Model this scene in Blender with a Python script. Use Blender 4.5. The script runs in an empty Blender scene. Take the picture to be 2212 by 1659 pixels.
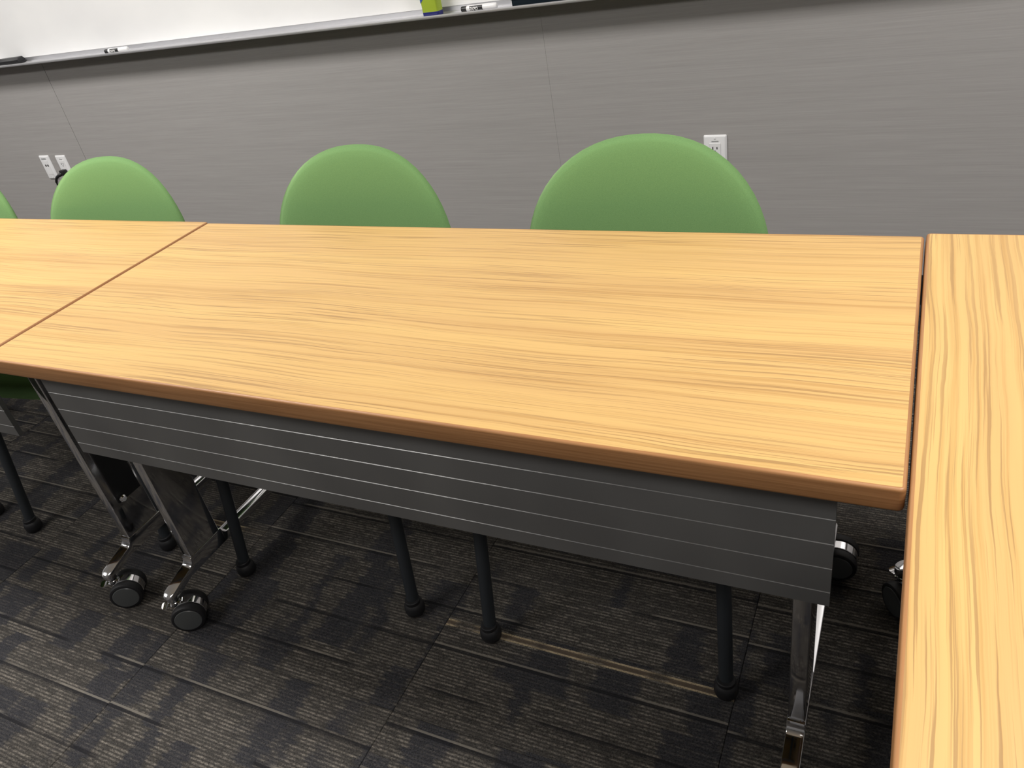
import bpy, bmesh, math, random
from mathutils import Vector, Matrix
random.seed(7)
S = bpy.context.scene
COL = S.collection
PI = math.pi

# ------------------------------------------------------------------ camera
cam_d = bpy.data.cameras.new('camera')
cam_d.sensor_width = 36.0
cam_d.lens = 27.71354
cam_d.clip_start = 0.02
cam = bpy.data.objects.new('camera', cam_d)
COL.objects.link(cam)
CAM_R = [[0.8979295, 0.100999, -0.4283944], [0.4080832, -0.5556896, 0.7243461], [-0.1648961, -0.8252323, -0.5401861]]
CAM_P = [-0.026862, -1.285165, 1.318259]
cam.matrix_world = Matrix(((CAM_R[0][0], -CAM_R[0][1], -CAM_R[0][2], CAM_P[0]),
                           (CAM_R[1][0], -CAM_R[1][1], -CAM_R[1][2], CAM_P[1]),
                           (CAM_R[2][0], -CAM_R[2][1], -CAM_R[2][2], CAM_P[2]),
                           (0, 0, 0, 1)))
S.camera = cam

# ------------------------------------------------------------------ world, lights, exposure
w = bpy.data.worlds.new('world'); S.world = w; w.use_nodes = True
w.node_tree.nodes['Background'].inputs[0].default_value = (0.9, 0.95, 1.0, 1)
w.node_tree.nodes['Background'].inputs[1].default_value = 0.01

def ceiling_light(x, y, e, sx=1.2, sy=0.6):
    d = bpy.data.lights.new('ceiling_light', 'AREA'); d.shape = 'RECTANGLE'
    d.size = sx; d.size_y = sy; d.energy = e; d.color = (1.0, 0.975, 0.945)
    o = bpy.data.objects.new('ceiling_light', d); o.location = (x, y, 2.72)
    COL.objects.link(o)
for lx in (-5.4, -2.6, 0.9):
    for ly in (-2.3, -0.40):
        ceiling_light(lx, ly, (60 if ly > -1 else (42 if lx < 0 else 27)) * (0.6 if lx < -5 else 1.0))

S.view_settings.view_transform = 'Standard'
S.view_settings.look = 'None'
S.view_settings.gamma = 1.0
S.view_settings.use_curve_mapping = False
S.view_settings.exposure = 0.0

# ------------------------------------------------------------------ material helpers
def srgb(r, g, b):
    f = lambda c: (c / 255 / 12.92) if c / 255 <= 0.04045 else ((c / 255 + 0.055) / 1.055) ** 2.4
    return (f(r), f(g), f(b), 1)

def mat(name, col, rough=0.5, metal=0.0, spec=0.5):
    m = bpy.data.materials.new(name); m.use_nodes = True
    b = m.node_tree.nodes['Principled BSDF']
    b.inputs['Base Color'].default_value = col
    b.inputs['Roughness'].default_value = rough
    b.inputs['Metallic'].default_value = metal
    b.inputs['Specular IOR Level'].default_value = spec
    return m

class NT:
    """small helper for building node trees"""
    def __init__(s, m):
        s.t = m.node_tree; s.b = s.t.nodes['Principled BSDF']
    def n(s, typ, **kw):
        o = s.t.nodes.new(typ)
        for k, v in kw.items(): setattr(o, k, v)
        return o
    def l(s, a, b): s.t.links.new(a, b)
    def math(s, op, a, b=None, c=None, clamp=False):
        o = s.n('ShaderNodeMath', operation=op); o.use_clamp = clamp
        for i, v in enumerate((a, b, c)):
            if v is None: continue
            if isinstance(v, (int, float)): o.inputs[i].default_value = v
            else: s.l(v, o.inputs[i])
        return o.outputs[0]
    def xyz(s, x, y, z):
        o = s.n('ShaderNodeCombineXYZ')
        for i, v in enumerate((x, y, z)):
            if isinstance(v, (int, float)): o.inputs[i].default_value = v
            else: s.l(v, o.inputs[i])
        return o.outputs[0]
    def noise(s, vec, scale=1.0, detail=2.0, rough=0.5):
        o = s.n('ShaderNodeTexNoise'); s.l(vec, o.inputs['Vector'])
        o.inputs['Scale'].default_value = scale; o.inputs['Detail'].default_value = detail
        o.inputs['Roughness'].default_value = rough
        return o.outputs[0]
    def white(s, vec):
        o = s.n('ShaderNodeTexWhiteNoise', noise_dimensions='3D'); s.l(vec, o.inputs['Vector']); return o.outputs[0]
    def ramp(s, fac, stops):
        o = s.n('ShaderNodeValToRGB'); s.l(fac, o.inputs[0])
        e = o.color_ramp.elements
        while len(e) < len(stops): e.new(0.5)
        for i, (p, c) in enumerate(stops):
            e[i].position = p; e[i].color = c if len(c) == 4 else (*c, 1)
        return o.outputs[0]
    def mix(s, fac, a, b, typ='MIX'):
        o = s.n('ShaderNodeMix', data_type='RGBA', blend_type=typ)
        for i, v in ((0, fac), (6, a), (7, b)):
            if isinstance(v, (int, float)): o.inputs[i].default_value = v
            elif isinstance(v, tuple): o.inputs[i].default_value = v
            else: s.l(v, o.inputs[i])
        return o.outputs[2]
    def coord(s, kind='Object'):
        t = s.n('ShaderNodeTexCoord'); sp = s.n('ShaderNodeSeparateXYZ'); s.l(t.outputs[kind], sp.inputs[0])
        return t.outputs[kind], sp.outputs[0], sp.outputs[1], sp.outputs[2]
    def rnd(s):
        return s.n('ShaderNodeObjectInfo').outputs['Random']
    def bump(s, h, strength, dist):
        o = s.n('ShaderNodeBump'); s.l(h, o.inputs['Height'])
        o.inputs['Strength'].default_value = strength; o.inputs['Distance'].default_value = dist
        s.l(o.outputs[0], s.b.inputs['Normal'])

# ------------------------------------------------------------------ materials
def make_oak(name, seed, wob, fmid, fpore):
    m = mat(name, (0.6, 0.4, 0.15, 1), 0.42, spec=0.35); t = NT(m)
    v, x, y, z = t.coord()
    warp = t.noise(t.xyz(t.math('MULTIPLY', x, 1.5), t.math('MULTIPLY', y, 3.0), seed), 1.0, 2)
    yw = t.math('ADD', y, t.math('MULTIPLY', t.math('SUBTRACT', warp, 0.5), wob))
    jit = t.noise(t.xyz(t.math('MULTIPLY', x, 22), t.math('MULTIPLY', y, 60), seed), 1.0, 2)
    yw = t.math('ADD', yw, t.math('MULTIPLY', t.math('SUBTRACT', jit, 0.5), 0.0022))
    broad = t.noise(t.xyz(t.math('MULTIPLY', x, 0.8), t.math('MULTIPLY', yw, 16), seed + 3), 1.0, 3, 0.6)
    base = t.ramp(broad, [(0.30, (0.575, 0.355, 0.138)), (0.5, (0.625, 0.398, 0.152)), (0.70, (0.665, 0.435, 0.162))])
    mid = t.noise(t.xyz(t.math('MULTIPLY', x, 1.1), t.math('MULTIPLY', yw, fmid), seed + 9), 1.0, 3, 0.7)
    midm = t.ramp(mid, [(0.34, (0.84, 0.79, 0.73)), (0.50, (1, 1, 1)), (1.0, (1.08, 1.08, 1.06))])
    c1 = t.mix(1.0, base, midm, 'MULTIPLY')
    pore = t.noise(t.xyz(t.math('MULTIPLY', x, 2.2), t.math('MULTIPLY', yw, fpore), seed + 17), 1.0, 2, 0.6)
    dens = t.noise(t.xyz(t.math('MULTIPLY', x, 0.9), t.math('MULTIPLY', yw, 9), seed + 23), 1.0, 2)
    pm = t.math('MULTIPLY', t.ramp(pore, [(0.39, (1, 1, 1)), (0.46, (0, 0, 0))]), t.ramp(dens, [(0.35, (0.25, 0.25, 0.25)), (0.60, (1, 1, 1))]))
    c2 = t.mix(t.math('MULTIPLY', pm, 0.74), c1, (0.33, 0.19, 0.075, 1))
    t.l(c2, t.b.inputs['Base Color'])
    t.bump(t.math('SUBTRACT', 1.0, pm), 0.12, 0.0006)
    return m
M_OAK = make_oak('oak_laminate', 1.0, 0.045, 120, 260)
M_OAK2 = make_oak('oak_laminate_side', 5.3, 0.045, 115, 230)

M_BAND = mat('oak_edge_band', (0.34, 0.16, 0.065, 1), 0.38, spec=0.4)
t = NT(M_BAND); v, x, y, z = t.coord()
nb = t.noise(t.xyz(t.math('MULTIPLY', x, 6), t.math('MULTIPLY', y, 6), t.math('MULTIPLY', z, 420)), 1.0, 3)
t.l(t.ramp(nb, [(0.3, (0.31, 0.145, 0.055)), (0.7, (0.44, 0.22, 0.092))]), t.b.inputs['Base Color'])

M_CHROME = mat('chrome', (0.80, 0.80, 0.82, 1), 0.07, 1.0)
t = NT(M_CHROME); v, x, y, z = t.coord()
ns = t.noise(v, 45.0, 4)
t.l(t.ramp(ns, [(0.35, (0.05, 0.05, 0.05)), (0.75, (0.16, 0.16, 0.16))]), t.b.inputs['Roughness'])
M_PANEL = mat('grey_metal_panel', (0.13, 0.13, 0.128, 1), 0.36, 0.55)
t = NT(M_PANEL); v, x, y, z = t.coord()
ns = t.noise(t.xyz(t.math('MULTIPLY', x, 4), 0.0, t.math('MULTIPLY', z, 3)), 1.0, 2)
t.l(t.ramp(ns, [(0.3, (0.18, 0.18, 0.18)), (0.7, (0.265, 0.265, 0.262))]), t.b.inputs['Base Color'])
M_BLACK = mat('black_plastic', (0.012, 0.012, 0.013, 1), 0.4)
M_RUBBER = mat('black_rubber', (0.010, 0.010, 0.012, 1), 0.55)
M_HUB = mat('dark_grey_plastic', (0.085, 0.09, 0.092, 1), 0.25)
M_FRAME = mat('charcoal_powder_coat', (0.022, 0.026, 0.031, 1), 0.5)
M_ALU = mat('brushed_aluminium', (0.62, 0.62, 0.64, 1), 0.38, 0.8)
M_BOARD = mat('white_board_enamel', (0.86, 0.86, 0.86, 1), 0.22)
t = NT(M_BOARD); v, x, y, z = t.coord()
ns = t.noise(t.xyz(t.math('MULTIPLY', x, 1.3), y, t.math('MULTIPLY', z, 2.2)), 1.6, 3)
t.l(t.ramp(ns, [(0.3, (0.80, 0.80, 0.805)), (0.7, (0.89, 0.89, 0.885))]), t.b.inputs['Base Color'])
M_WHITE = mat('white_plastic', (0.82, 0.82, 0.83, 1), 0.35)
M_SLOT = mat('outlet_slot_black', (0.02, 0.02, 0.02, 1), 0.6)
M_GREYINK = mat('grey_print', (0.35, 0.36, 0.36, 1), 0.6)
M_LIME = mat('lime_green_label', srgb(168, 190, 60), 0.4)
M_NAVY = mat('navy_plastic', (0.012, 0.016, 0.14, 1), 0.3)
M_BLUE = mat('blue_label', srgb(62, 88, 160), 0.4)
M_TEAL = mat('dark_teal_felt', (0.005, 0.011, 0.017, 1), 0.8, spec=0.15)
M_INKW = mat('white_lettering', (0.85, 0.85, 0.85, 1), 0.5)
M_CEIL = mat('ceiling_white', (0.78, 0.78, 0.76, 1), 0.9)
M_PAINT = mat('pale_wall_paint', (0.30, 0.30, 0.30, 1), 0.8)

M_GREEN = mat('green_upholstery', (0.16, 0.33, 0.105, 1), 0.85, spec=0.25)
t = NT(M_GREEN); v, x, y, z = t.coord()
ns = t.noise(v, 900.0, 2)
t.l(t.ramp(ns, [(0.3, (0.145, 0.275, 0.100)), (0.7, (0.178, 0.330, 0.122))]), t.b.inputs['Base Color'])
t.b.inputs['Sheen Weight'].default_value = 0.35
t.b.inputs['Sheen Roughness'].default_value = 0.4
t.b.inputs['Sheen Tint'].default_value = (0.6, 0.9, 0.45, 1)
t.bump(ns, 0.15, 0.0005)

M_WALL = mat('grey_wallcovering', (0.30, 0.285, 0.275, 1), 0.62, spec=0.3)
t = NT(M_WALL); v, x, y, z = t.coord()
n1 = t.noise(t.xyz(t.math('MULTIPLY', x, 5.0), 0.0, t.math('MULTIPLY', z, 330)), 1.0, 3, 0.6)
n2 = t.noise(t.xyz(t.math('MULTIPLY', x, 1.2), 0.0, t.math('MULTIPLY', z, 70)), 1.0, 2, 0.6)
nn = t.math('ADD', t.math('MULTIPLY', n1, 0.6), t.math('MULTIPLY', n2, 0.4))
t.l(t.ramp(nn, [(0.30, (0.325, 0.311, 0.303)), (0.5, (0.360, 0.345, 0.337)), (0.70, (0.395, 0.380, 0.371))]), t.b.inputs['Base Color'])
t.bump(n1, 0.15, 0.0008)

M_CARPET = mat('striped_carpet', (0.03, 0.03, 0.03, 1), 0.95, spec=0.1)
t = NT(M_CARPET); v, x, y, z = t.coord()
rn = t.rnd()
ro = t.math('MULTIPLY', rn, 37.0)
LP = 0.0072                                           # stripe pitch
lid = t.math('FLOOR', t.math('DIVIDE', y, LP))         # which stripe
lfr = t.math('FRACT', t.math('DIVIDE', y, LP))
lr = t.white(t.xyz(lid, ro, 0.0))
lr2 = t.white(t.xyz(lid, ro, 9.0))
# stripe brightness across its width
prof = t.math('SUBTRACT', 1.0, t.math('MULTIPLY', t.math('ABSOLUTE', t.math('SUBTRACT', lfr, 0.5)), 2.0))
yarn = t.noise(t.xyz(t.math('MULTIPLY', x, 330), t.math('MULTIPLY', y, 420), ro), 1.0, 2, 0.7)
yarn2 = t.noise(t.xyz(t.math('MULTIPLY', x, 150), t.math('MULTIPLY', y, 200), t.math('ADD', ro, 3.0)), 1.0, 1)
dash = t.noise(t.xyz(t.math('MULTIPLY', x, 30), t.math('MULTIPLY', lid, 7.7), ro), 1.0, 2, 0.6)
# woven blocks where the light yarn drops out; ragged ends differ per stripe
bx = t.math('ADD', x, t.math('MULTIPLY', lr, 0.016))
b1 = t.noise(t.xyz(t.math('MULTIPLY', bx, 9.0), t.math('MULTIPLY', t.math('FLOOR', t.math('DIVIDE', t.math('ADD', y, t.math('MULTIPLY', rn, 0.1)), 0.118)), 3.1), ro), 1.0, 1)
b2 = t.noise(t.xyz(t.math('MULTIPLY', bx, 6.0), t.math('MULTIPLY', y, 5.0), t.math('ADD', ro, 4.0)), 1.0, 1)
blk = t.math('ADD', t.math('MULTIPLY', b1, 0.80), t.math('MULTIPLY', b2, 0.20))
blk = t.ramp(blk, [(0.445, (0, 0, 0)), (0.475, (1, 1, 1))])
line = t.math('MULTIPLY', t.math('POWER', prof, 1.3), t.math('ADD', 0.35, t.math('MULTIPLY', lr2, 0.65)))
line = t.math('MULTIPLY', line, t.ramp(dash, [(0.36, (0.15, 0.15, 0.15)), (0.55, (1, 1, 1))]))
amt = t.math('MULTIPLY', line, t.math('ADD', 0.22, t.math('MULTIPLY', blk, 0.78)))
amt = t.math('MULTIPLY', amt, t.ramp(yarn2, [(0.32, (0.35, 0.35, 0.35)), (0.62, (1.25, 1.25, 1.25))]))
amt = t.math('MULTIPLY', amt, t.ramp(yarn, [(0.30, (0.25, 0.25, 0.25)), (0.62, (1.35, 1.35, 1.35))]))
ground = t.mix(blk, (0.033, 0.033, 0.037, 1), (0.044, 0.041, 0.038, 1))
ground = t.mix(1.0, ground, t.ramp(yarn, [(0.25, (0.35, 0.35, 0.35)), (0.7, (1.45, 1.45, 1.45))]), 'MULTIPLY')
c = t.mix(amt, ground, (0.215, 0.192, 0.165, 1))
# wide dark and wide pale stripes running the whole tile
GP = 0.098
gy = t.math('ADD', y, t.math('MULTIPLY', rn, 0.31))
gid = t.math('FLOOR', t.math('DIVIDE', gy, GP)); gfr = t.math('FRACT', t.math('DIVIDE', gy, GP))
gl = t.math('MULTIPLY', t.math('ABSOLUTE', t.math('SUBTRACT', gfr, 0.5)), GP)
gx = t.noise(t.xyz(t.math('MULTIPLY', x, 3.0), t.math('MULTIPLY', gid, 5.3), ro), 1.0, 1)
dk = t.math('MULTIPLY', t.math('LESS_THAN', gl, 0.0034), t.ramp(gx, [(0.40, (0, 0, 0)), (0.44, (1, 1, 1))]))
c = t.mix(t.math('MULTIPLY', dk, 0.75), c, (0.013, 0.013, 0.015, 1))
gl2 = t.math('MULTIPLY', t.math('ABSOLUTE', t.math('SUBTRACT', gfr, 0.565)), GP)
pk = t.math('MULTIPLY', t.math('LESS_THAN', gl2, 0.0022), t.ramp(gx, [(0.50, (0, 0, 0)), (0.54, (1, 1, 1))]))
c = t.mix(t.math('MULTIPLY', pk, 0.6), c, (0.22, 0.20, 0.17, 1))
# one beige accent pair on each tile
ay = t.math('SUBTRACT', y, t.math('SUBTRACT', t.math('MULTIPLY', t.white(t.xyz(ro, 2.0, 5.0)), 0.5), 0.25))
aab = t.math('ABSOLUTE', ay)
acc = t.math('LESS_THAN', t.math('ABSOLUTE', t.math('SUBTRACT', aab, 0.0068)), 0.0021)
acin = t.math('LESS_THAN', aab, 0.0068)
adash = t.noise(t.xyz(t.math('MULTIPLY', x, 9.0), 3.0, ro), 1.0, 1)
afl = t.math('MULTIPLY', t.ramp(adash, [(0.44, (0.10, 0.10, 0.10)), (0.52, (1, 1, 1))]), t.math('GREATER_THAN', t.white(t.xyz(ro, 7.0, 1.0)), 0.45))
ay2 = t.ramp(yarn, [(0.30, (0.25, 0.25, 0.25)), (0.55, (1, 1, 1))])
c = t.mix(t.math('MULTIPLY', t.math('MULTIPLY', acin, afl), 0.5), c, (0.16, 0.115, 0.075, 1))
c = t.mix(t.math('MULTIPLY', t.math('MULTIPLY', acc, afl), ay2), c, (0.42, 0.34, 0.22, 1))
t.l(c, t.b.inputs['Base Color'])
t.bump(t.math('ADD', yarn, t.math('MULTIPLY', prof, 0.6)), 0.6, 0.002)

# ------------------------------------------------------------------ mesh helpers
def new(name, bm, m=None, parent=None, smooth=True, angle=35):
    bmesh.ops.recalc_face_normals(bm, faces=bm.faces)
    me = bpy.data.meshes.new(name); bm.to_mesh(me); bm.free()
    if m: me.materials.append(m)
    if smooth:
        for p in me.polygons: p.use_smooth = True
        me.set_sharp_from_angle(angle=math.radians(angle))
    o = bpy.data.objects.new(name, me); COL.objects.link(o)
    if parent: o.parent = parent
    return o

def tag(o, label, cat, group=None):
    o['label'] = label; o['category'] = cat
    if group: o['group'] = group
    return o

def empty(name, loc, rz, label, cat, group=None):
    o = bpy.data.objects.new(name, None); o.empty_display_size = 0.05
    o.location = loc; o.rotation_euler = (0, 0, rz); COL.objects.link(o)
    return tag(o, label, cat, group)

def copy_tree(o, parent=None):
    c = o.copy(); COL.objects.link(c)
    if parent: c.parent = parent
    for ch in list(o.children): copy_tree(ch, c)
    return c

def box(bm, x0, x1, y0, y1, z0, z1, bev=0.0, seg=2):
    vs = [bm.verts.new((x, y, z)) for x in (x0, x1) for y in (y0, y1) for z in (z0, z1)]
    q = [(0, 1, 3, 2), (4, 6, 7, 5), (0, 4, 5, 1), (2, 3, 7, 6), (0, 2, 6, 4), (1, 5, 7, 3)]
    fs = [bm.faces.new([vs[i] for i in f]) for f in q]
    if bev:
        es = list({e for f in fs for e in f.edges})
        bmesh.ops.bevel(bm, geom=es, offset=bev, segments=seg, affect='EDGES', profile=0.5)
    return vs

def loft(bm, rings, cap=True, closed=True):
    R = [[bm.verts.new(p) for p in r] for r in rings]
    n = len(R[0])
    for a, b in zip(R, R[1:]):
        for i in range(n if closed else n - 1):
            j = (i + 1) % n
            bm.faces.new((a[i], a[j], b[j], b[i]))
    if cap:
        bm.faces.new(R[0][::-1]); bm.faces.new(R[-1])
    return R

def tube(bm, pts, r, n=14, cap=True):
    pts = [Vector(p) for p in pts]
    rs = r if isinstance(r, (list, tuple)) else [r] * len(pts)
    rings = []; up = None
    for i, p in enumerate(pts):
        d = (pts[min(i + 1, len(pts) - 1)] - pts[max(i - 1, 0)]).normalized()
        if up is None:
            up = d.orthogonal().normalized()
        up = (up - d * up.dot(d)).normalized(); s = d.cross(up)
        rings.append([p + (up * math.cos(a) + s * math.sin(a)) * rs[i] for a in (2 * PI * k / n for k in range(n))])
    loft(bm, rings, cap)

def lathe(bm, prof, axis='z', n=28, org=(0, 0, 0), cap=True):
    rings = []
    for r, h in prof:
        ring = []
        for k in range(n):
            a = 2 * PI * k / n
            c, s = r * math.cos(a), r * math.sin(a)
            p = {'z': (c, s, h), 'x': (h, c, s), 'y': (s, h, c)}[axis]
            ring.append((p[0] + org[0], p[1] + org[1], p[2] + org[2]))
        rings.append(ring)
    loft(bm, rings, cap)

def rrect(hx, hy, r, n=4, cx=0, cy=0):
    """rounded rectangle outline, counter-clockwise"""
    out = []
    for sx, sy, a0 in ((1, 1, 0), (-1, 1, PI / 2), (-1, -1, PI), (1, -1, 1.5 * PI)):
        for k in range(n + 1):
            a = a0 + PI / 2 * k / n
            out.append((cx + sx * (hx - r) + r * math.cos(a), cy + sy * (hy - r) + r * math.sin(a)))
    return out

def smooth_path(pts, n=8):
    """Catmull-Rom through points"""
    P = [Vector(p) for p in pts]; out = []
    for i in range(len(P) - 1):
        p0 = P[max(i - 1, 0)]; p1 = P[i]; p2 = P[i + 1]; p3 = P[min(i + 2, len(P) - 1)]
        for k in range(n):
            u = k / n
            out.append(0.5 * ((2 * p1) + (p2 - p0) * u + (2 * p0 - 5 * p1 + 4 * p2 - p3) * u * u + (3 * p1 - p0 - 3 * p2 + p3) * u ** 3))
    out.append(P[-1]); return out

# ------------------------------------------------------------------ room shell
X0, X1, Y0, Y1, ZC = -6.2, 3.2, -5.2, 1.13, 2.75
def struct(o): o['kind'] = 'structure'; return o
bm = bmesh.new(); box(bm, X0, X1, Y0, Y1, -0.12, -0.012); floor = struct(new('floor', bm, M_SLOT, smooth=False))
TS = 0.61
bm = bmesh.new(); box(bm, -TS / 2 + 0.0004, TS / 2 - 0.0004, -TS / 2 + 0.0004, TS / 2 - 0.0004, -0.012, 0.0, 0.0012, 1)
tile0 = None
TX, TY = -1.440, -0.62
for i in range(-8, 8):
    for j in range(-8, 4):
        cx, cy = TX + (i + 0.5) * TS, TY + (j + 0.5) * TS
        if cx < X0 - 0.2 or cx > X1 + 0.2 or cy < Y0 - 0.2 or cy > Y1 + 0.2: continue
        if tile0 is None:
            tile0 = new('carpet_tile', bm, M_CARPET, floor, smooth=False); o = tile0
        else:
            o = tile0.copy(); COL.objects.link(o)
        o.location = (cx, cy, 0)
bm = bmesh.new(); box(bm, X0, X1, Y0, Y1 + 0.15, ZC, ZC + 0.1); struct(new('ceiling', bm, M_CEIL, smooth=False))
bm = bmesh.new(); box(bm, X0 - 0.1, X0, Y0, Y1 + 0.15, -0.12, ZC); struct(new('wall_left', bm, M_PAINT, smooth=False))
bm = bmesh.new(); box(bm, X1, X1 + 0.1, Y0, Y1 + 0.15, -0.12, ZC); struct(new('wall_right', bm, M_PAINT, smooth=False))
bm = bmesh.new(); box(bm, X0, X1, Y0 - 0.1, Y0, -0.12, ZC); struct(new('wall_front', bm, M_PAINT, smooth=False))
bm = bmesh.new(); box(bm, X0, X1, Y1 + 0.014, Y1 + 0.15, -0.12, ZC); wb = struct(new('wall_back', bm, M_SLOT, smooth=False))
SEAM = [X0, -3.464, -1.098, X1]
for k in range(3):
    g = 0.0012 if k != 2 else 0.0004
    bm = bmesh.new()
    box(bm, SEAM[k] + (0 if k == 0 else (0.0012 if k == 1 else 0.0002)), SEAM[k + 1] - (0.0012 if k == 0 else 0.0002 if k == 1 else 0), Y1, Y1 + 0.0138, 0.0, ZC, 0.0002, 1)
    new('wall_panel', bm, M_WALL, wb, smooth=False)
bm = bmesh.new(); box(bm, X0 + 0.01, X1 - 0.01, Y1 - 0.008, Y1 - 0.0005, 0.001, 0.10, 0.002); struct(new('baseboard_back', bm, M_BLACK, smooth=False))

# ------------------------------------------------------------------ tables
L, D, H = 1.53, 0.61, 0.737
TH = 0.031
def caster(parent, x, y, ax, root_z, lever=True):
    """twin-wheel caster under the foot end; ax = heading of the wheel axle"""
    d = Vector((math.cos(ax), math.sin(ax), 0)); e = Vector((-d.y, d.x, 0))     # d axle, e trail
    c = Vector((x, y, 0)) + e * 0.020; R = 0.0375
    rot = Matrix.Translation((c.x, c.y, R)) @ Matrix.Rotation(ax, 4, 'Z')        # local x = axle
    bm = bmesh.new()
    # arched chrome hood between the wheels plus neck
    n = 16
    rings = []
    for hw, ro, ri in ((-0.0115, 0.0335, 0.027), (-0.0095, 0.0365, 0.027), (0.0095, 0.0365, 0.027), (0.0115, 0.0335, 0.027)):
        pts = []
        for k in range(n + 1):
            a = -0.25 + (PI + 0.45) * k / n
            pts.append((hw, ro * math.cos(a), ro * math.sin(a)))
        for k in range(n, -1, -1):
            a = -0.25 + (PI + 0.45) * k / n
            pts.append((hw, ri * math.cos(a), ri * math.sin(a)))
        rings.append(pts)
    loft(bm, rings)
    lathe(bm, [(0.0105, 0.030), (0.0115, 0.034), (0.0115, 0.040), (0.008, 0.044)], 'z', 18, (0, -0.020, 0))
    for v in bm.verts: v.co = rot @ v.co
    hood = new('caster', bm, M_CHROME, parent)
    bm = bmesh.new(); lathe(bm, [(0.0062, 0.074), (0.0062, root_z + 0.001)], 'z', 14, (x, y, 0)); 
    lathe(bm, [(0.011, root_z - 0.008), (0.011, root_z + 0.0005)], 'z', 14, (x, y, 0))
    new('stem', bm, M_BLACK, hood)
    for s in (-1, 1):
        bm = bmesh.new()
        pr = [(0.012, 0.0125), (0.034, 0.0125), (0.0368, 0.0145), (R, 0.018), (R, 0.026), (0.0362, 0.0295), (0.0335, 0.0312), (0.0305, 0.0312), (0.0300, 0.0300), (0.012, 0.0300)]
        lathe(bm, [(r, s * h) for r, h in pr], 'x', 36)
        for v in bm.verts: v.co = rot @ v.co
        wh = new('wheel', bm, M_RUBBER, hood)
        bm = bmesh.new()
        lathe(bm, [(0.0295, s * 0.0299), (0.0298, s * 0.0313), (0.0285, s * 0.0325), (0.020, s * 0.0330), (0.004, s * 0.0332)], 'x', 36)
        for v in bm.verts: v.co = rot @ v.co
        new('wheel_cap', bm, M_HUB, hood)
    if lever:
        bm = bmesh.new()
        prof = [(-0.026, 0.031), (-0.033, 0.0335), (-0.038, 0.0315), (-0.044, 0.0300), (-0.050, 0.0325)]
        path = smooth_path([(0, a, b) for a, b in prof], 5)
        rings = []
        for i, p in enumerate(path):
            hw = 0.011 if i < len(path) - 4 else 0.011 * (0.98, 0.9, 0.72, 0.4)[i - len(path) + 4]
            rings.append([(p.x - hw, p.y, p.z), (p.x + hw, p.y, p.z), (p.x + hw, p.y - 0.0005, p.z + 0.0028), (p.x - hw, p.y - 0.0005, p.z + 0.0028)])
        loft(bm, rings)
        for v in bm.verts: v.co = rot @ v.co
        new('brake_lever', bm, M_CHROME, hood)

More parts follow.
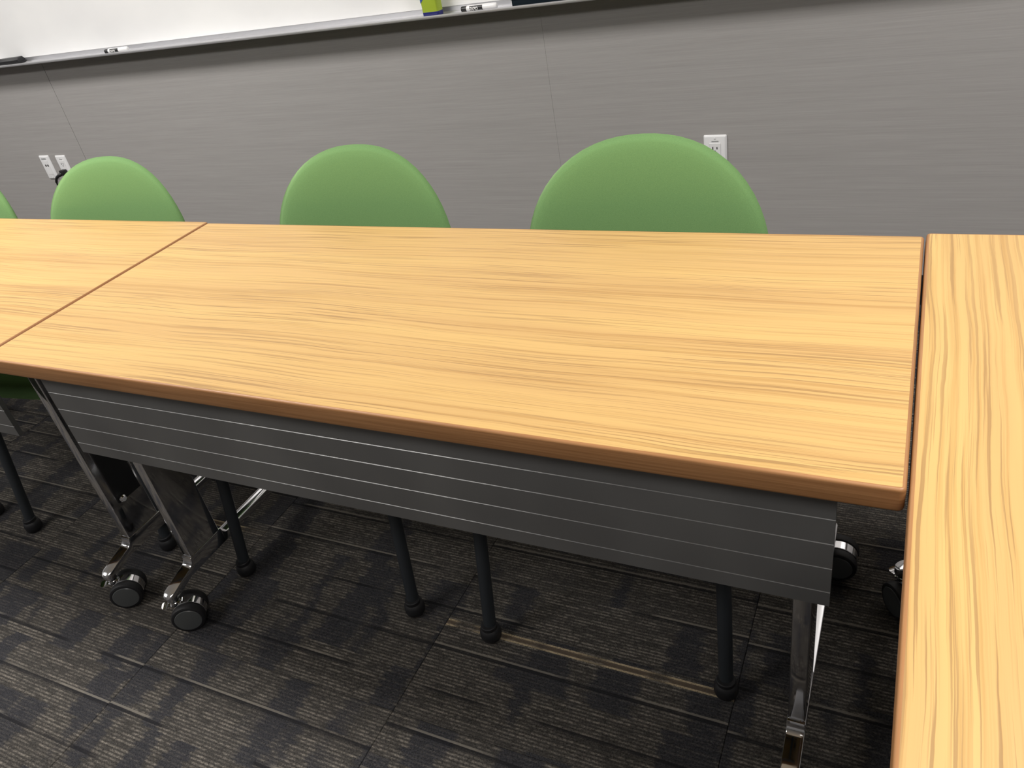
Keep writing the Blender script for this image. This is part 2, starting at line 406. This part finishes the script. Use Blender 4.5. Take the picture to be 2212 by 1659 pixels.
def table(name, loc, rz, label, oak, pan_l, pan_r, axles, with_plate=False):
    T = empty(name, loc, rz, label, 'table', 'flip-top tables set in an L')
    ex, ey = L / 2, D / 2
    cy = -D / 2
    # laminate slab
    b = 0.0042
    bm = bmesh.new(); box(bm, -ex + b, ex - b, -D + b, -b, H - TH + 0.002, H - 0.0001)
    new('tabletop', bm, oak, T, smooth=False)
    # edge band: profile swept round the rectangle
    bm = bmesh.new()
    def off(o, z):
        return [(px, py, z) for px, py in rrect(ex - o, ey - o, max(0.0065 - o, 0.0006), 5, 0, cy)]
    prof = [(0.0048, H - 0.0012), (0.0042, H - 0.00005), (0.0030, H), (0.0016, H - 0.0006), (0.0005, H - 0.0018), (0, H - 0.0036),
            (0, H - TH + 0.0042), (0.0006, H - TH + 0.002), (0.0018, H - TH + 0.0006), (0.0036, H - TH), (0.03, H - TH + 0.0005)]
    rings = [off(o, z) for o, z in prof]
    loft(bm, rings, cap=False)
    new('edge_band', bm, M_BAND, T)
    # underside frame rail joining the legs
    bm = bmesh.new(); box(bm, -ex + 0.10, ex - 0.10, -0.475, -0.435, H - TH - 0.034, H - TH - 0.001, 0.003)
    new('cross_rail', bm, M_BLACK, T)
    # modesty panel of stacked slats
    zs = [0.704, 0.6870, 0.6470, 0.6080, 0.5675, 0.5265, 0.501]
    yf, th, bv = -0.573, 0.010, 0.0016
    xa, xb = -ex + pan_l, ex - pan_r
    bm = bmesh.new(); box(bm, xa + 0.01, xb - 0.01, yf + th, yf + th + 0.003, 0.506, 0.7045)
    for k in (-0.6, 0.0, 0.6):
        box(bm, k - 0.02, k + 0.02, yf + th + 0.003, -0.44, H - TH - 0.006, H - TH - 0.0025)
    pan = new('modesty_panel', bm, M_PANEL, T, smooth=False)
    for z1, z0 in zip(zs, zs[1:]):
        bm = bmesh.new(); h = z1 - z0 - 0.0003
        pr = [(yf + th, z0), (yf + th, z0 + h), (yf + bv, z0 + h), (yf, z0 + h - bv), (yf, z0)]
        loft(bm, [[(x, py, pz) for py, pz in pr] for x in (xa, xb)])
        new('slat', bm, M_PANEL, pan, smooth=False)
    # legs
    for si, sx in enumerate((-1, 1)):
        lx = sx * (ex - 0.1035)
        hw, ya, yb = 0.0130, -0.502, -0.409
        yc, hd = (ya + yb) / 2, (yb - ya) / 2
        bm = bmesh.new()
        loft(bm, [[(px, py, z) for px, py in rrect(hw, hd, 0.0028, 4, lx, yc)] for z in (0.1235, H - TH - 0.046)])
        leg = new('leg', bm, M_CHROME, T)
        bm = bmesh.new(); box(bm, lx - 0.019, lx + 0.019, -0.515, -0.395, H - TH - 0.052, H - TH - 0.0005, 0.004)
        new('hinge_housing', bm, M_BLACK, leg)
        # sign of the leg's side
        s = 1 if sx > 0 else -1
        # foot: loft along y with rounded tips, collar around the blade
        zb, zt = 0.0995, 0.1205
        st = []
        def ring(y, w, z0, z1, r=0.0022):
            cz, hz = (z0 + z1) / 2, (z1 - z0) / 2
            rr = min(r, w * 0.9, hz * 0.9)
            return [(px, y, pz) for px, pz in rrect(w, hz, rr, 3, lx, cz)]
        W = 0.0142
        F = -0.594; B = -0.016
        def zf(y): return 0.1245 + (y + 0.515) * 0.27
        for d, k in ((0, 0.25), (0.0012, 0.5), (0.004, 0.75), (0.008, 0.92), (0.014, 1.0)):
            st.append(ring(F + d, W * k, zf(F + d) - 0.021 + (0.004 if d < 0.002 else 0), zf(F + d) - 0.004 + d * 0.28))
        st.append(ring(-0.550, W, zf(-0.550) - 0.021, zf(-0.550)))
        for d, h in ((0.020, 0.0003), (0.015, 0.0014), (0.011, 0.0036), (0.0075, 0.0070), (0.005, 0.0115), (0.0035, 0.020)):
            st.append(ring(ya - d, W, 0.1025, zf(-0.522) + h))
        zt, zb = 0.1225, 0.1020
        st.append(ring(ya - 0.0015, W, zb, 0.1435))
        st.append(ring(yb + 0.0015, W, zb, 0.1435))
        for d, h in ((0.0035, 0.0205), (0.005, 0.0135), (0.0075, 0.0085), (0.011, 0.0045), (0.015, 0.002), (0.020, 0.0005)):
            st.append(ring(yb + d, W, zb, zt + h))
        st.append(ring(-0.10, W, zb, zt))
        for d, k in ((0.014, 1.0), (0.008, 0.92), (0.004, 0.75), (0.0012, 0.5), (0, 0.25)):
            st.append(ring(B - d, W * k, zb + (0.004 if d < 0.002 else 0), zt - 0.004 + d * 0.28))
        loft(bm := bmesh.new(), st)
        new('foot', bm, M_CHROME, leg, angle=50)
        caster(T, lx, -0.578, axles[si][0], 0.0875)
        caster(T, lx, -0.034, axles[si][1], 0.1025)
    # raised black plate with a chrome knob on the right leg's outer face
    if with_plate:
        lx = ex - 0.1035
        bm = bmesh.new(); box(bm, lx + 0.0128, lx + 0.0165, -0.482, -0.416, 0.236, 0.520, 0.0016)
        pl = new('raised_plate', bm, M_BLACK, T)
        bm = bmesh.new(); lathe(bm, [(0.004, 0.0), (0.008, 0.002), (0.009, 0.008), (0.006, 0.012)], 'x', 16, (lx + 0.0165, -0.472, 0.246))
        new('plate_knob', bm, M_CHROME, pl)
    return T

A0 = math.atan2(-0.8, 0.6)
table('folding_table', (-L / 2 + 0.0009, 0, 0), 0, 'oak-topped folding table in the middle, its grey slatted front panel facing us', M_OAK, 0.079, 0.0655,
      ((A0, 0.9), (A0 + 0.3, -PI / 2)))
table('folding_table', (-1.5345 - L / 2, 0.007, 0), 0, 'oak-topped folding table at the left, cut off by the left edge of the view', M_OAK, 0.06, 0.125,
      ((A0, 2.0), (A0, 0.9)), with_plate=True)
table('folding_table', (0.0036 + D, 0.0125 - L / 2, 0), -PI / 2, 'oak-topped folding table at the right, turned so its grain runs towards the wall', M_OAK2, 0.072, 0.0655,
      ((A0, 2.0), (A0, 1.1)))

# ------------------------------------------------------------------ chairs
def backrest_mesh(bm):
    a, bt, bb = 0.246, 0.250, 0.215; zc = 0.612
    NT_, NR = 64, 12
    def pt(r, th, side):
        c, s = math.cos(th), math.sin(th)
        e = 2.25 if s >= 0 else 2.6
        k = (abs(c) ** e + abs(s) ** e) ** (-1 / e)
        aa = a if s >= 0 else a * (1 - 0.10 * (-s))
        x = aa * k * c * r; zz = (bt if s >= 0 else bb) * k * s * r
        th_ = 0.034 * (max(0.0, 1 - r ** 2.4)) ** 0.58
        dish = -0.65 * x * x
        y = dish + 0.13 * zz + side * th_
        return (x, y + 0.128, zc + zz)
    def surf(side):
        rings = []
        ctr = bm.verts.new(pt(0, 0, side))
        for i in range(1, NR + 1):
            r = (i / NR) ** 0.62
            if i == NR: r = 1.0
            rings.append([bm.verts.new(pt(r, 2 * PI * k / NT_, side)) for k in range(NT_)])
        for k in range(NT_):
            bm.faces.new((ctr, rings[0][k], rings[0][(k + 1) % NT_]))
        for A, B in zip(rings, rings[1:]):
            for k in range(NT_):
                j = (k + 1) % NT_
                bm.faces.new((A[k], B[k], B[j], A[j]))
        return rings[-1]
    surf(-1); surf(1)
    bmesh.ops.remove_doubles(bm, verts=bm.verts, dist=1e-5)

def make_chair(label, loc, rz):
    C = empty('stacking_chair', loc, rz, label, 'chair', 'green upholstered chairs behind the tables')
    bm = bmesh.new(); backrest_mesh(bm); new('backrest', bm, M_GREEN, C, angle=180)
    # seat cushion
    bm = bmesh.new()
    rings = []
    for k, z in ((0.90, 0.420), (0.97, 0.424), (1.0, 0.434), (1.0, 0.446), (0.985, 0.455), (0.95, 0.4615), (0.88, 0.4655), (0.6, 0.469), (0.25, 0.470)):
        rings.append([(px * (1 - 0.12 * (py + 0.13)), py, z) for px, py in [(q[0], q[1]) for q in rrect(0.235 * k, 0.225 * k, 0.10 * k, 8, 0, -0.13)]])
    loft(bm, rings); new('seat', bm, M_GREEN, C, angle=60)
    # frame rails under seat and the two uprights behind the back
    bm = bmesh.new()
    for s in (-1, 1):
        tube(bm, smooth_path([(s * 0.228, -0.335, 0.407), (s * 0.222, -0.10, 0.407), (s * 0.214, 0.10, 0.410)], 4), 0.0115, 12)
        tube(bm, smooth_path([(s * 0.19, 0.07, 0.413), (s * 0.19, 0.125, 0.425), (s * 0.19, 0.150, 0.48), (s * 0.185, 0.158, 0.58)], 6), 0.0115, 12)
    tube(bm, [(-0.222, -0.10, 0.407), (0.222, -0.10, 0.407)], 0.010, 12)
    tube(bm, [(-0.214, 0.08, 0.410), (0.214, 0.08, 0.410)], 0.010, 12)
    new('seat_frame', bm, M_FRAME, C)
    for s, yf, yt, xt in ((-1, -0.402, -0.335, 0.228), (1, -0.402, -0.335, 0.228), (-1, 0.21, 0.09, 0.216), (1, 0.21, 0.09, 0.216)):
        xf = 0.240
        f = Vector((s * xf, yf, 0.0)); tp = Vector((s * xt, yt, 0.412))
        d = (tp - f).normalized()
        bm = bmesh.new(); tube(bm, [f + d * 0.036, tp], 0.0132, 16)
        leg = new('leg', bm, M_FRAME, C)
        bm = bmesh.new()
        lathe(bm, [(0.008, 0.0), (0.016, 0.0008), (0.0205, 0.005), (0.0222, 0.012), (0.0222, 0.022), (0.0205, 0.029), (0.0172, 0.033), (0.0172, 0.041), (0.0160, 0.0425), (0.0134, 0.0425)], 'z', 24, f + Vector((d.x * 0.02, d.y * 0.02, 0)))
        new('glide', bm, M_RUBBER, leg)
    return C
chair = make_chair('green chair tucked behind the middle table, in front of the right wall outlet', (-0.488, 0.002, 0), 0.03)
for loc, rz, lab in (((-1.161, 0.0, 0), 0.03, 'green chair tucked behind the middle table, below the white marker and lime bottle'),
                     ((-1.955, -0.025, 0), 0.12, 'green chair tucked behind the left table, beside the pair of wall outlets'),
                     ((-2.603, -0.05, 0), 0.06, 'green chair mostly out of view at the left edge, behind the left table')):
    c_ = copy_tree(chair); c_.location = loc; c_.rotation_euler = (0, 0, rz); c_['label'] = lab

# ------------------------------------------------------------------ whiteboard with tray
BX0, BX1 = -5.2, 0.9
WB = empty('whiteboard', ((BX0 + BX1) / 2, Y1, 0.96), 0, 'long white dry-erase board with an aluminium tray along the grey wall', 'whiteboard')
def wbpart(name, bm, m, smooth=False):
    o = new(name, bm, m, None, smooth=smooth)
    o.parent = WB; o.matrix_parent_inverse = Matrix.Translation(WB.location).inverted(); return o
ZB = H + 0.2515
bm = bmesh.new(); box(bm, BX0, BX1, Y1 - 0.015, Y1 - 0.001, ZB, ZB + 1.2); wbpart('writing_surface', bm, M_BOARD)
bm = bmesh.new()
pr = [(Y1 - 0.001, ZB - 0.0005), (Y1 - 0.0175, ZB - 0.0005), (Y1 - 0.0175, ZB - 0.0135), (Y1 - 0.020, ZB - 0.0155), (1.0530, ZB - 0.0155), (1.0515, ZB - 0.0125),
      (1.0490, ZB - 0.0112), (1.0465, ZB - 0.0112), (1.0445, ZB - 0.0128), (1.0440, ZB - 0.0155), (1.0445, ZB - 0.0185), (1.0465, ZB - 0.0200), (Y1 - 0.012, ZB - 0.0185), (Y1 - 0.001, ZB - 0.0185)]
loft(bm, [[(x, a, b) for a, b in pr] for x in (BX0, BX1)]); wbpart('tray', bm, M_ALU, True)
bm = bmesh.new(); box(bm, BX0, BX1, Y1 - 0.018, Y1 - 0.001, ZB + 1.2005, ZB + 1.225); wbpart('top_rail', bm, M_ALU)
ZT = ZB - 0.0155                                        # tray floor

# markers
def marker(loc, roll, rz, label):
    M = empty('marker', loc, rz, label, 'marker', 'dry-erase markers in the tray')
    r = 0.0092; c = (0, 0, r)
    def part(name, bm, m, par=M, **k):
        R_ = Matrix.Translation((0, 0, r)) @ Matrix.Rotation(roll, 4, 'X')
        for v in bm.verts: v.co = R_ @ v.co
        return new(name, bm, m, par, **k)
    bm = bmesh.new(); lathe(bm, [(0.005, -0.062), (0.0078, -0.0615), (0.0084, -0.059), (0.0084, -0.043)], 'x', 24); part('cap', bm, M_BLACK)
    bm = bmesh.new(); lathe(bm, [(0.0080, -0.0430), (0.0088, -0.042), (0.0092, -0.038), (0.0092, 0.050), (0.0088, 0.056), (0.0070, 0.060), (0.003, 0.0615)], 'x', 28); part('barrel', bm, M_WHITE)
    bm = bmesh.new()
    rings = []
    for x in (-0.031, 0.014):
        rings.append([(x, -0.00935 * math.cos(a), 0.00935 * math.sin(a)) for a in (math.radians(-62 + 124 * k / 14) for k in range(15))])
    loft(bm, rings, cap=False, closed=False); lab = part('label', bm, M_BLACK)
    bm = bmesh.new()
    rings = []
    for x in (-0.006, 0.0125):
        rings.append([(x, -0.00942 * math.cos(a), 0.00942 * math.sin(a)) for a in (math.radians(-50 + 30 * k / 5) for k in range(6))])
    loft(bm, rings, cap=False, closed=False); part('label_stripe', bm, M_GREYINK)
    # lettering wrapped on the barrel
    cu = bpy.data.curves.new('lettering', 'FONT'); cu.body = 'EXPO'; cu.size = 0.0135; cu.align_x = 'CENTER'; cu.align_y = 'CENTER'; cu.extrude = 0.0; cu.shear = 0.25
    cu.offset = 0.0004
    to = bpy.data.objects.new('lettering_curve', cu); COL.objects.link(to)
    dg = bpy.context.evaluated_depsgraph_get(); dg.update()
    me = bpy.data.meshes.new_from_object(to.evaluated_get(dg)); bpy.data.objects.remove(to)
    bm = bmesh.new(); bm.from_mesh(me); bpy.data.meshes.remove(me)
    bmesh.ops.subdivide_edges(bm, edges=bm.edges, cuts=1)
    for v in bm.verts:
        a = v.co.y / 0.0095
        v.co = Vector((v.co.x * 0.85 - 0.0175, -0.00948 * math.cos(a), 0.00948 * math.sin(a)))
    part('lettering', bm, M_INKW, smooth=False)
    return M
mk = marker((-1.268, 1.0655, ZT), 0.15, 0.0, 'white black-capped marker lying in the tray right of the lime bottle')
m2 = copy_tree(mk); m2.location = (-2.895, 1.066, ZT); m2.rotation_euler = (0, 0, 0.05)
m2['label'] = 'white black-capped marker lying alone in the tray towards the left'

# spray bottle
B = empty('spray_bottle', (-1.441, 1.077, ZT), 0.0, 'lime green cleaner bottle with a blue base standing in the tray', 'bottle')
def prism(sec, zs):
    bm = bmesh.new(); loft(bm, [[(px * k, py * k, z) for px, py in sec] for z, k in zs]); return bm
sec = rrect(0.0295, 0.0175, 0.007, 5)
new('base', prism(sec, [(0, 0.97), (0.001, 1.0), (0.012, 1.0), (0.013, 0.985)]), M_NAVY, B)
new('body', prism(sec, [(0.0131, 0.985), (0.014, 1.0), (0.150, 1.0), (0.165, 0.93), (0.182, 0.60), (0.190, 0.42), (0.198, 0.40)]), M_LIME, B)
bm = bmesh.new()
pts = [(-0.0300, 0.040), (-0.0300, 0.120), (0.012, 0.120), (0.004, 0.085), (-0.012, 0.058)]
loft(bm, [[(px + 0.0020, -0.0182, pz) for px, pz in pts], [(px + 0.0020, -0.0175, pz) for px, pz in pts]])
new('label_patch', bm, M_BLUE, B, smooth=False)
bm = bmesh.new()
for k in range(6):
    box(bm, 0.0290, 0.0302, -0.010, 0.010, 0.018 + k * 0.005, 0.0205 + k * 0.005, 0.0004, 1)
new('grip_ribs', bm, M_LIME, B)
bm = bmesh.new(); lathe(bm, [(0.013, 0.1981), (0.013, 0.212), (0.010, 0.214), (0.010, 0.222)], 'z', 24); new('collar', bm, M_NAVY, B)
bm = bmesh.new(); box(bm, -0.034, 0.022, -0.009, 0.009, 0.2222, 0.243, 0.004); box(bm, -0.040, -0.030, -0.004, 0.004, 0.228, 0.236, 0.002); new('spray_head', bm, M_NAVY, B)
bm = bmesh.new(); tube(bm, smooth_path([(-0.018, 0, 0.2225), (-0.026, 0, 0.205), (-0.028, 0, 0.188)], 5), 0.004, 10); new('trigger', bm, M_NAVY, B)

# erasers
def eraser(loc, rz, label, ln, h, m, dep):
    E_ = empty('board_eraser', loc, rz, label, 'eraser')
    bm = bmesh.new(); box(bm, -ln / 2 + 0.002, ln / 2 - 0.002, -dep / 2 + 0.001, dep / 2 - 0.001, 0, h * 0.35, 0.0015); new('felt_pad', bm, m, E_)
    bm = bmesh.new()
    sec = [(-dep / 2, h * 0.352), (dep / 2, h * 0.352), (dep / 2, h * 0.62), (dep * 0.30, h), (-dep * 0.30, h), (-dep / 2, h * 0.62)]
    loft(bm, [[(x, py * k, h * 0.352 + (pz - h * 0.352) * k2) for py, pz in sec] for x, k, k2 in ((-ln / 2 - 0.0, 0.97, 0.85), (-ln / 2 + 0.004, 1, 1), (ln / 2 - 0.004, 1, 1), (ln / 2, 0.97, 0.85))])
    new('handle', bm, m, E_, angle=25)
    return E_
eraser((-1.020, 1.080, ZT), 0.0, 'dark navy board eraser in the tray right of the marker', 0.27, 0.055, M_TEAL, 0.050)
eraser((-3.585, 1.079, ZT), 0.10, 'black board eraser at the far left end of the tray in view', 0.14, 0.026, M_BLACK, 0.040)

# ------------------------------------------------------------------ wall outlets
def plate_mesh(bm, hw=0.035, hh=0.0573):
    rings = []
    for k, y in ((0, 0.0), (0.0, -0.002), (0.004, -0.0058), (0.0055, -0.0062)):
        rings.append([(px, y, pz) for px, pz in rrect(hw - k, hh - k, 0.0035, 4)])
    loft(bm, rings)
def outlet(loc, label, kind):
    O = empty('wall_outlet', loc, 0, label, 'outlet', 'white outlets on the grey wall')
    bm = bmesh.new(); plate_mesh(bm); new('cover_plate', bm, M_WHITE, O)
    if kind == 'data':
        bm = bmesh.new(); box(bm, -0.0165, 0.0165, -0.0072, -0.0064, -0.033, 0.033, 0.0003, 1); ins = new('insert', bm, M_WHITE, O)
        for s in (-1, 1):
            bm = bmesh.new(); box(bm, s * 0.0075 - 0.0042, s * 0.0075 + 0.0042, -0.0080, -0.0073, 0.006, 0.0145); new('jack', bm, M_SLOT, ins, smooth=False)
        bm = bmesh.new(); box(bm, -0.020, 0.013, -0.0068, -0.0063, 0.0385, 0.0455); new('marking', bm, M_GREYINK, O, smooth=False)
    else:
        bm = bmesh.new(); box(bm, -0.0168, 0.0168, -0.0078, -0.0064, -0.0335, 0.0335, 0.0006, 1); ins = new('receptacle', bm, M_WHITE, O)
        for zc in (0.0185, -0.0185):
            for s, h in ((-1, 0.0042), (1, 0.0034)):
                bm = bmesh.new(); box(bm, s * 0.0064 - 0.0014, s * 0.0064 + 0.0014, -0.0084, -0.0079, zc - h, zc + h); new('slot', bm, M_SLOT, ins, smooth=False)
            bm = bmesh.new(); lathe(bm, [(0.0024, -0.0079), (0.0024, -0.0084)], 'y', 12, (0, 0, zc - 0.0095)); new('ground_hole', bm, M_SLOT, ins, smooth=False)
        bm = bmesh.new(); box(bm, -0.010, 0.011, -0.0068, -0.0063, 0.0372, 0.0405); new('marking', bm, M_GREYINK, O, smooth=False)
    for zc in (0.0478, -0.0478):
        bm = bmesh.new(); lathe(bm, [(0.0028, -0.0063), (0.0028, -0.0070), (0.0020, -0.0073)], 'y', 14, (0, 0, zc)); new('screw', bm, M_WHITE if kind != 'data' else M_WHITE, O)
    return O
YP = Y1 - 0.0003
outlet((-0.5769, YP, H - 0.2490), 'white wall outlet half hidden behind the rightmost chair', 'power')
outlet((-3.7500, YP, H - 0.2380), 'white wall plate with two small dark jacks, left of the other plate', 'data')
outlet((-3.6330, YP, H - 0.2400), 'white wall outlet with a black plug in its lower socket', 'power')
P = empty('power_cord', (-3.633, YP - 0.0085, H - 0.2585), 0, 'black plug and cord hanging from the left wall outlet', 'cord')
bm = bmesh.new()
box(bm, -0.015, 0.015, -0.026, 0.0, -0.013, 0.013, 0.005); new('plug', bm, M_BLACK, P)
bm = bmesh.new()
tube(bm, smooth_path([(-0.004, -0.020, -0.004), (-0.022, -0.030, -0.010), (-0.045, -0.030, -0.022), (-0.068, -0.024, -0.042)], 6), [0.0085] * 6 + [0.007] * 6 + [0.0062] * 7, 12)
new('strain_relief', bm, M_BLACK, P)
bm = bmesh.new()
tube(bm, smooth_path([(-0.068, -0.024, -0.042), (-0.076, -0.021, -0.065), (-0.080, -0.018, -0.11), (-0.076, -0.016, -0.2), (-0.06, -0.016, -0.35), (-0.05, -0.020, H * 0 - 0.468), (0.02, -0.035, -0.4735), (0.3, -0.03, -0.4735)], 7), 0.0038, 10)
new('cable', bm, M_BLACK, P)
